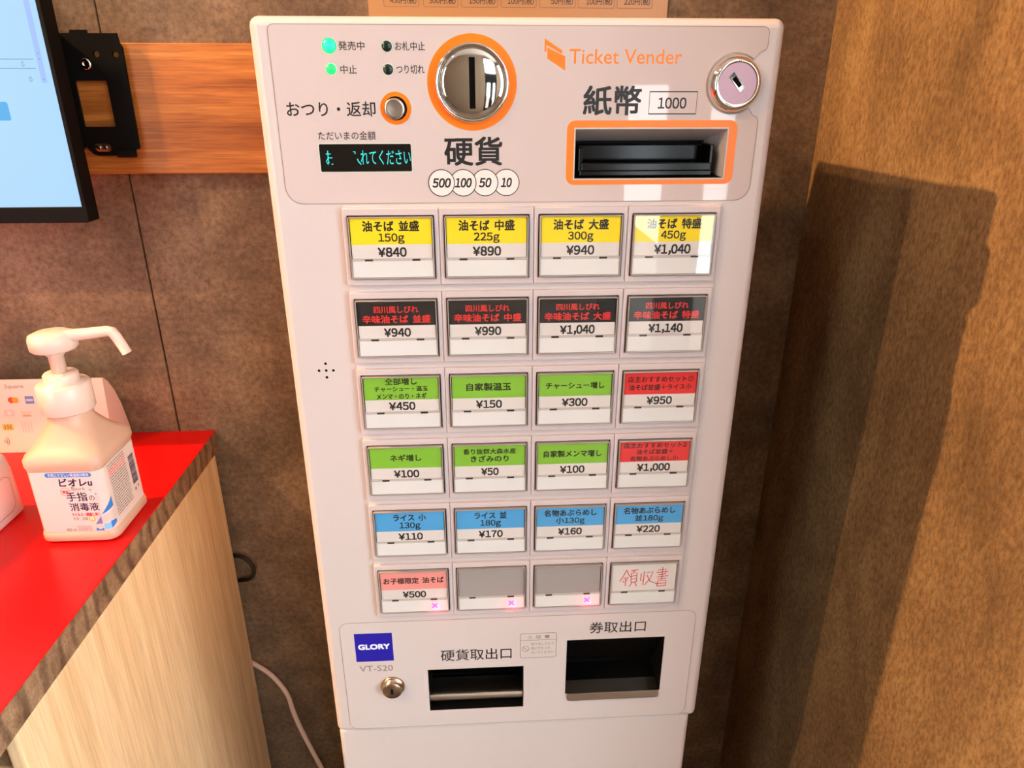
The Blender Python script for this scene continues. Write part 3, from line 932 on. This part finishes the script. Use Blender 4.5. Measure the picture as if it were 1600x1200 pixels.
# big cam lock
lk = MB().lathe([(18.0, FY), (18.0, FY - 1.5), (16.6, FY - 4.6), (14.6, FY - 6.6), (13.4, FY - 6.9), (13.0, FY - 6.3)], (LKX, LKZ), 'y', 56).build('cash_box_lock', M['chrome'], tm)
MB().lathe([(13.0, FY - 5.8), (12.7, FY - 6.5)], (LKX, LKZ), 'y', 48, 0, False).build('lock_face', M['lockface'], lk)
a = math.radians(-48)
def rot(px, pz): return (LKX - 0.5 + px * math.cos(a) - pz * math.sin(a), LKZ + 1 + px * math.sin(a) + pz * math.cos(a))
kb = MB().prism([rot(*p) for p in ((-6.2, -2), (6.2, -2), (6.2, 2), (-6.2, 2))], FY - 7.1, FY - 6.5)
kb.build('keyway_frame', M['chrome'], lk)
MB().prism([rot(*p) for p in ((-3.6, -1.4), (3.6, -1.4), (3.6, 1.4), (-3.6, 1.4))], FY - 7.2, FY - 6.5).build('keyhole', M['hole'], lk)

# speaker holes
sp = MB()
for dx, dz in ((0, 0), (-5.3, 0), (5.3, 0), (0, 5.5), (0, -5.5)):
    sp.flat(circ(-154.2 + dx, 54.9 + dz, 1.05, 16), FY - 0.08)
sp.build('speaker_grille', M['hole'], tm)

# button backing
bk = MB()
plate(bk, [rrect(-131.5, 133.5, -179.5, 175.2, 1, 2)], FY - 0.8, FY + 3, 0.3, 0, 1)
bk.build('button_backing', M['body'], tm)

# ---- 24 selection buttons
PXB, PZB, WW, WH = 66.0, 58.79, 59.6, 44.6
YT = 2.2                                   # tile front
tile_mb = MB()
plate(tile_mb, [rrect(-32.85, 32.85, -26.9, 26.9, 0.8, 2), rrect(-WW / 2, WW / 2, -WH / 2 - 0.2, WH / 2 - 0.2, 0.6, 2)], YT, FY, 0.7, 0, 2)
rim_mb = MB()
plate(rim_mb, [rrect(-WW / 2 + .75, WW / 2 - .75, -WH / 2 + .55, WH / 2 - .95, 0.8, 2), rrect(-WW / 2 + 1.5, WW / 2 - 1.5, -WH / 2 + 1.5, WH / 2 - 1.7, 0.5, 2)], 0, FY - 1, 0.25, 0, 1)
gap_mb = MB().box(-WW / 2, WW / 2, FY - 1.6, FY - 0.9, -WH / 2, WH / 2)
pane_mb = MB().add([(-WW / 2 + 1.4, 0.35, -WH / 2 + 1.4), (WW / 2 - 1.4, 0.35, -WH / 2 + 1.4), (WW / 2 - 1.4, 0.35, WH / 2 - 1.6), (-WW / 2 + 1.4, 0.35, WH / 2 - 1.6)], [(0, 1, 2, 3)])
strip_mb = MB().box(-WW / 2 + 1.7, WW / 2 - 1.7, 0.7, 3.5, -WH / 2 + 1.7, -WH / 2 + 13.2)
hinge_mb = MB().box(-WW / 2 + 1.6, WW / 2 - 1.6, 1.1, 2.6, -WH / 2 + 13.3, -WH / 2 + 14.9, 0)
clip_mb = MB().box(-2.8, 2.8, 0.5, 1.2, -WH / 2 + 13.2, -WH / 2 + 14.5, 0)

SHARED = {}
def shared(mb, key, mats, parent, origin):
    """alike pieces share mesh data (mb is laid out round the button centre)"""
    if key not in SHARED:
        me = bpy.data.meshes.new(key)
        me.from_pydata([(x / 1000, y / 1000, z / 1000) for x, y, z in mb.v], [], mb.f)
        me.materials.append(mats)
        me.polygons.foreach_set('material_index', [0] * len(mb.f))
        SHARED[key] = me
    return link(key, SHARED[key], parent, origin)

K, R_ = 'k', 'r'
def L(s, z0, z1, w, ink=0, bold=0.022): return (s, z0, z1, w, ink, bold)
def price(s, w=20): return L(s, 21.8, 28.6, w, 0, 0.036)
A1 = lambda k, g, p, w=20: ('yellow', [L('油そば ' + k, 3.6, 11, 39, 0, 0.03), L(g, 12.2, 19.6, 18, 0, 0.02), price(p, w)])
A2 = lambda k, p, w=19.5: ('blackcard', [L('四川風しびれ', 5.4, 10.6, 32, 1, 0.022), L('辛味油そば ' + k, 12, 18.2, 49, 1, 0.026), price(p, w)])
G = lambda lines, p, w=20: ('green', lines + [price(p, w)])
BTN = [
    [A1('並盛', '150g', '¥840'), A1('中盛', '225g', '¥890'), A1('大盛', '300g', '¥940'), A1('特盛', '450g', '¥1,040', 26.5)],
    [A2('並盛', '¥940'), A2('中盛', '¥990'), A2('大盛', '¥1,040', 26), A2('特盛', '¥1,140', 26)],
    [G([L('全部増し', 2.2, 7.8, 24), L('チャーシュー・温玉', 8.9, 13.2, 40), L('メンマ・のり・ネギ', 14.6, 19.4, 37.5)], '¥450'),
     G([L('自家製温玉', 7.6, 14, 34)], '¥150'), G([L('チャーシュー増し', 8.4, 14, 45)], '¥300'),
     ('redcard', [L('店主おすすめセット①', 5, 10, 51, 0, 0.02), L('油そば並盛＋ライス小', 11.6, 16.6, 49, 0, 0.018), price('¥950')])],
    [G([L('ネギ増し', 8, 14, 24.5)], '¥100'), G([L('香り抜群大森水産', 4.6, 9.6, 41.5, 0, 0.018), L('きざみのり', 10.6, 16.4, 30)], '¥50', 14),
     G([L('自家製メンマ増し', 8, 14, 46.5)], '¥100'),
     ('redcard', [L('店主おすすめセット2', 3, 7.8, 51, 0, 0.02), L('油そば並盛＋', 8.8, 13.3, 30, 0, 0.018), L('名物あぶらめし小', 14.9, 19.4, 39, 0, 0.018), price('¥1,000', 27)])],
    [('blue', [L('ライス 小', 3.9, 10.4, 26.5), L('130g', 11.5, 18.9, 17, 0, 0.016), price('¥110')]), ('blue', [L('ライス 並', 3.9, 10.4, 26.5), L('180g', 11.5, 18.9, 17, 0, 0.016), price('¥170')]),
     ('blue', [L('名物あぶらめし', 3.9, 10.3, 43.5), L('小130g', 11.3, 18.6, 24, 0, 0.016), price('¥160')]), ('blue', [L('名物あぶらめし', 3.9, 10.3, 43.5), L('並180g', 11.3, 18.6, 24, 0, 0.016), price('¥220')])],
    [('pink', [L('お子様限定 油そば', 7.6, 14, 51, 0, 0.02), price('¥500')]), ('greycard', []), ('greycard', []), ('pen', [])],
]
DESC = {'yellow': 'yellow-topped button', 'blackcard': 'black-topped button with red lettering', 'green': 'green-topped button', 'redcard': 'red-topped button',
        'blue': 'blue-topped button', 'pink': 'salmon pink button with a lit pink cross', 'greycard': 'blank grey button with a lit pink cross', 'pen': 'white button with red handwriting'}
PEN = [((905, 700), (880, 750), (848, 805)), ((905, 700), (925, 740), (945, 765)), ((878, 775), (925, 765), (908, 800)), ((900, 772), (902, 845)), ((875, 800), (890, 815)),
       ((945, 708), (1010, 696)), ((976, 702), (970, 726)), ((950, 730), (950, 810)), ((950, 730), (1000, 722), (1000, 808)), ((950, 756), (1000, 750)), ((950, 782), (1000, 777)), ((950, 810), (1000, 806)), ((962, 812), (935, 850)), ((985, 810), (1003, 846)),
       ((1040, 732), (1036, 798), (1064, 790)), ((1066, 712), (1062, 838)), ((1086, 727), (1146, 714), (1122, 780), (1076, 836)), ((1092, 745), (1122, 800), (1192, 826)),
       ((1190, 702), (1262, 692), (1258, 735)), ((1178, 724), (1286, 714)), ((1195, 744), (1260, 736)), ((1182, 764), (1288, 752)), ((1195, 783), (1272, 775)), ((1232, 674), (1229, 788)),
       ((1196, 800), (1190, 848)), ((1196, 800), (1272, 794), (1268, 842)), ((1195, 823), (1268, 817)), ((1190, 847), (1268, 841))]
for r in range(6):
    for c in range(4):
        bx, bz_ = (c - 1.5) * PXB, (2.5 - r) * PZB
        kind, lines = BTN[r][c]
        org = (bx, 0, bz_)
        bo = shared(tile_mb, 'selection_button', M['tile'], tm, org)
        bo['label'] = DESC[kind] + (', ' + lines[-1][0] if lines else '')
        shared(gap_mb, 'button_well', M['rimdark'], bo, org)
        shared(rim_mb, 'clear_rim', M['rim'], bo, org)
        shared(strip_mb, 'lower_strip', M['strip'], bo, org)
        shared(hinge_mb, 'cover_hinge', M['slotgrey'], bo, org)
        for dx in (-16.5, 16.5):
            shared(clip_mb, 'hinge_clip', M['rimdark'], bo, (bx + dx, 0, bz_))
        top = bz_ + WH / 2
        band = 20.0
        cd = MB()
        xa, xb = bx - WW / 2 + 2.0, bx + WW / 2 - 2.0
        if kind == 'greycard':
            cd.box(xa, xb, 1.4, 3.5, top - 29.6, top - 2.0, 0)
            cd.build('label_card', M['greycard'], bo)
        elif kind == 'pen':
            cd.box(xa, xb, 1.4, 3.5, top - 29.6, top - 2.0, 0)
            cd.build('label_card', M['white'], bo)
            pn = MB()
            for s in PEN:
                pn.ribbon([(bx + (p - 1066) / 620 * 59.6, top - (q - 628 + (p - 1066) * 0.03) / 385 * 44.6) for p, q in s], 0.75, 1.3, 0)
            pn.build('handwriting', M['pen'], bo)
        else:
            cd.box(xa, xb, 1.4, 3.5, top - band, top - 2.0, 0)
            cd.box(xa, xb, 1.4, 3.5, top - 29.6, top - band, 1)
            cd.build('label_card', [M[kind], M['white']], bo)
            tx = MB()
            for s, z0_, z1_, w, ink, bold in lines:
                text(tx, s, bx, top - (z0_ + z1_) / 2, w, z1_ - z0_, 1.32, ink, bold)
            tx.build('label_print', [M['ink'], M['redink']], bo)
        if r == 5 and c < 3:
            xm = MB()
            x_, z_ = bx + 0.285 * WW, bz_ - WH / 2 + 7.2
            for s in (1, -1):
                xm.ribbon([(x_ - 2.2, z_ - 2.2 * s), (x_ + 2.2, z_ + 2.2 * s)], 1.5, 0.62 - 0.02 * s, 0)
            xm.build('sold_out_mark', M['xmark'], bo)
            ld = bpy.data.lights.new('sold_out_lamp', 'POINT')
            ld.energy = 0.0045
            ld.color = (1.0, 0.05, 0.12)
            ld.shadow_soft_size = 0.0
            lo = bpy.data.objects.new('sold_out_lamp', ld)
            COL.objects.link(lo)
            lo.parent = bo
            lo.location = ((x_ - bx) / 1000 + 0.0015, -0.0034, (z_ - bz_) / 1000 - 0.0025)
        shared(pane_mb, 'clear_cover', M['pane'], bo, org)

# ---- lower panel: maker's plate, lock, trays, caution label
lo_ = MB()
lo_.flat(rect(-154.9, -121.6, -225.7, -194), PY, 0)
lo_.build('maker_plate', M['glory'], ll)
LPM = [M['ink'], M['whiteprint'], M['ink_grey']]
text(MB(), 'GLORY', -138.2, -209, 28, 6.0, PY - 0.05, 1, 0.05).build('maker_print', LPM, ll)
text(MB(), 'VT-S20', -138, -234, 29.8, 6.6, PY, 2, 0.0).build('model_print', LPM, ll)
text(MB(), '硬貨取出口', -47.5, -222.5, 64, 13, PY, 0, 0.006).build('coin_tray_print', LPM, ll)
text(MB(), '券取出口', 80.2, -197.5, 51.2, 12.6, PY, 0, 0.006).build('ticket_tray_print', LPM, ll)
lp_ = MB()
lp_.ribbon(rrect(-7.6, 25, -229, -201.1, 2), 0.5, PY, 2, True)
lp_.ribbon([(-7.6, -208.8), (25, -208.8)], 0.4, PY, 2)
lp_.ribbon([(-1, -207.4), (1.3, -203.2), (3.6, -207.4)], 0.45, PY, 2, True)
lp_.ribbon([(1.3, -206.6), (1.3, -204.4)], 0.5, PY, 2)
text(lp_, '注 意', 12.5, -205.2, 13, 3.8, PY, 2, 0.02)
lp_.ribbon(circ(-2.8, -218.6, 2.9, 24), 0.5, PY, 2, True)
lp_.ribbon([(-4.8, -216.6), (-0.8, -220.6)], 0.5, PY, 2)
for i, (s, w) in enumerate((('取り出し口より', 20.5), ('奥に手を入れ', 17.5), ('ないでください', 20.5))):
    text(lp_, s, 2.2 + w / 2, -213.2 - i * 4.9, w, 3.2, PY, 2, 0.0)
lp_.build('caution_label', LPM, ll)

k2 = MB().lathe([(11.0, FY), (11.0, FY - 1.6), (10.2, FY - 2.4), (9.2, FY - 2.6), (9.0, FY - 6.2), (8.4, FY - 6.9), (0.01, FY - 7.0)], (-124.6, -255.6), 'y', 44).build('service_lock', M['brass'], tm)
MB().prism(rect(-125.7, -123.5, -259, -253), FY - 7.15, FY - 6.5).build('keyhole', M['hole'], k2)

def cavity(name, rc, depth, mats):
    x0, x1, z0, z1 = rc[0] + 0.4, rc[1] - 0.4, rc[2] + 0.4, rc[3] - 0.4
    mb = MB()
    ya, yb = FY - 0.3, FY + depth
    mb.add([(x0, ya, z0), (x1, ya, z0), (x1, yb, z0), (x0, yb, z0)], [(3, 2, 1, 0)])
    mb.add([(x0, ya, z1), (x1, ya, z1), (x1, yb, z1), (x0, yb, z1)], [(0, 1, 2, 3)])
    mb.add([(x0, ya, z0), (x0, yb, z0), (x0, yb, z1), (x0, ya, z1)], [(0, 1, 2, 3)])
    mb.add([(x1, ya, z0), (x1, yb, z0), (x1, yb, z1), (x1, ya, z1)], [(3, 2, 1, 0)])
    mb.add([(x0, yb, z0), (x1, yb, z0), (x1, yb, z1), (x0, yb, z1)], [(0, 1, 2, 3)])
    return mb.build(name, mats, tm)
tt = cavity('ticket_tray', TICK, 38, M['blackmat'])
MB().add([(TICK[0], FY + 2, TICK[3]), (TICK[1], FY + 2, TICK[3]), (TICK[1], FY + 30, TICK[2] + 12), (TICK[0], FY + 30, TICK[2] + 12)], [(3, 2, 1, 0)]).build('flap', M['smoke'], tt)
lip = MB()
plate(lip, [rrect(36, 123, -281.5, -272.5, 3, 4)], FY - 2.6, FY - 0.5, 0.5, 0, 2)
lip.box(36, 123, FY - 2.5, FY + 14, -273.8, -272.4)
lip.build('metal_lip', M['steel'], tt)
tc = cavity('coin_tray', COIN, 42, M['blackmat'])
MB().add([(COIN[0], FY + 4, COIN[3] - 9), (COIN[1], FY + 4, COIN[3] - 9), (COIN[1], FY + 34, COIN[2] + 16), (COIN[0], FY + 34, COIN[2] + 16)], [(3, 2, 1, 0)]).build('flap', M['smoke'], tc)
sc_ = MB()
cup = [(FY + 6, COIN[2] + 5), (FY + 4, COIN[2] + 7), (FY + 4, COIN[2] + 11), (FY + 5.5, COIN[2] + 13), (FY + 9, COIN[2] + 13.5), (FY + 20, COIN[2] + 9), (FY + 34, COIN[2] + 6)]
sc_.add([(COIN[0] + 0.3, y, z) for y, z in cup] + [(COIN[1] - 0.3, y, z) for y, z in cup], [(i, i + len(cup), i + 1 + len(cup), i + 1) for i in range(len(cup) - 1)], 0, True)
sc_.build('coin_scoop', M['steel'], tc)
fr = MB()
plate(fr, [rect(COIN[0] - 4.5, COIN[1] + 4.5, COIN[2] - 5.5, COIN[3] + 5), rect(COIN[0], COIN[1], COIN[2], COIN[3])], FY - 0.6, FY - 0.34, 0.1, 0, 1)
fr.build('coin_tray_frame', M['body'], tc)
fr = MB()
plate(fr, [rect(TICK[0] - 1.2, TICK[1] + 1.2, TICK[2] - 1, TICK[3] + 1), rect(*TICK)], FY - 0.6, FY - 0.34, 0.1, 0, 1)
fr.build('ticket_tray_frame', M['body'], tt)
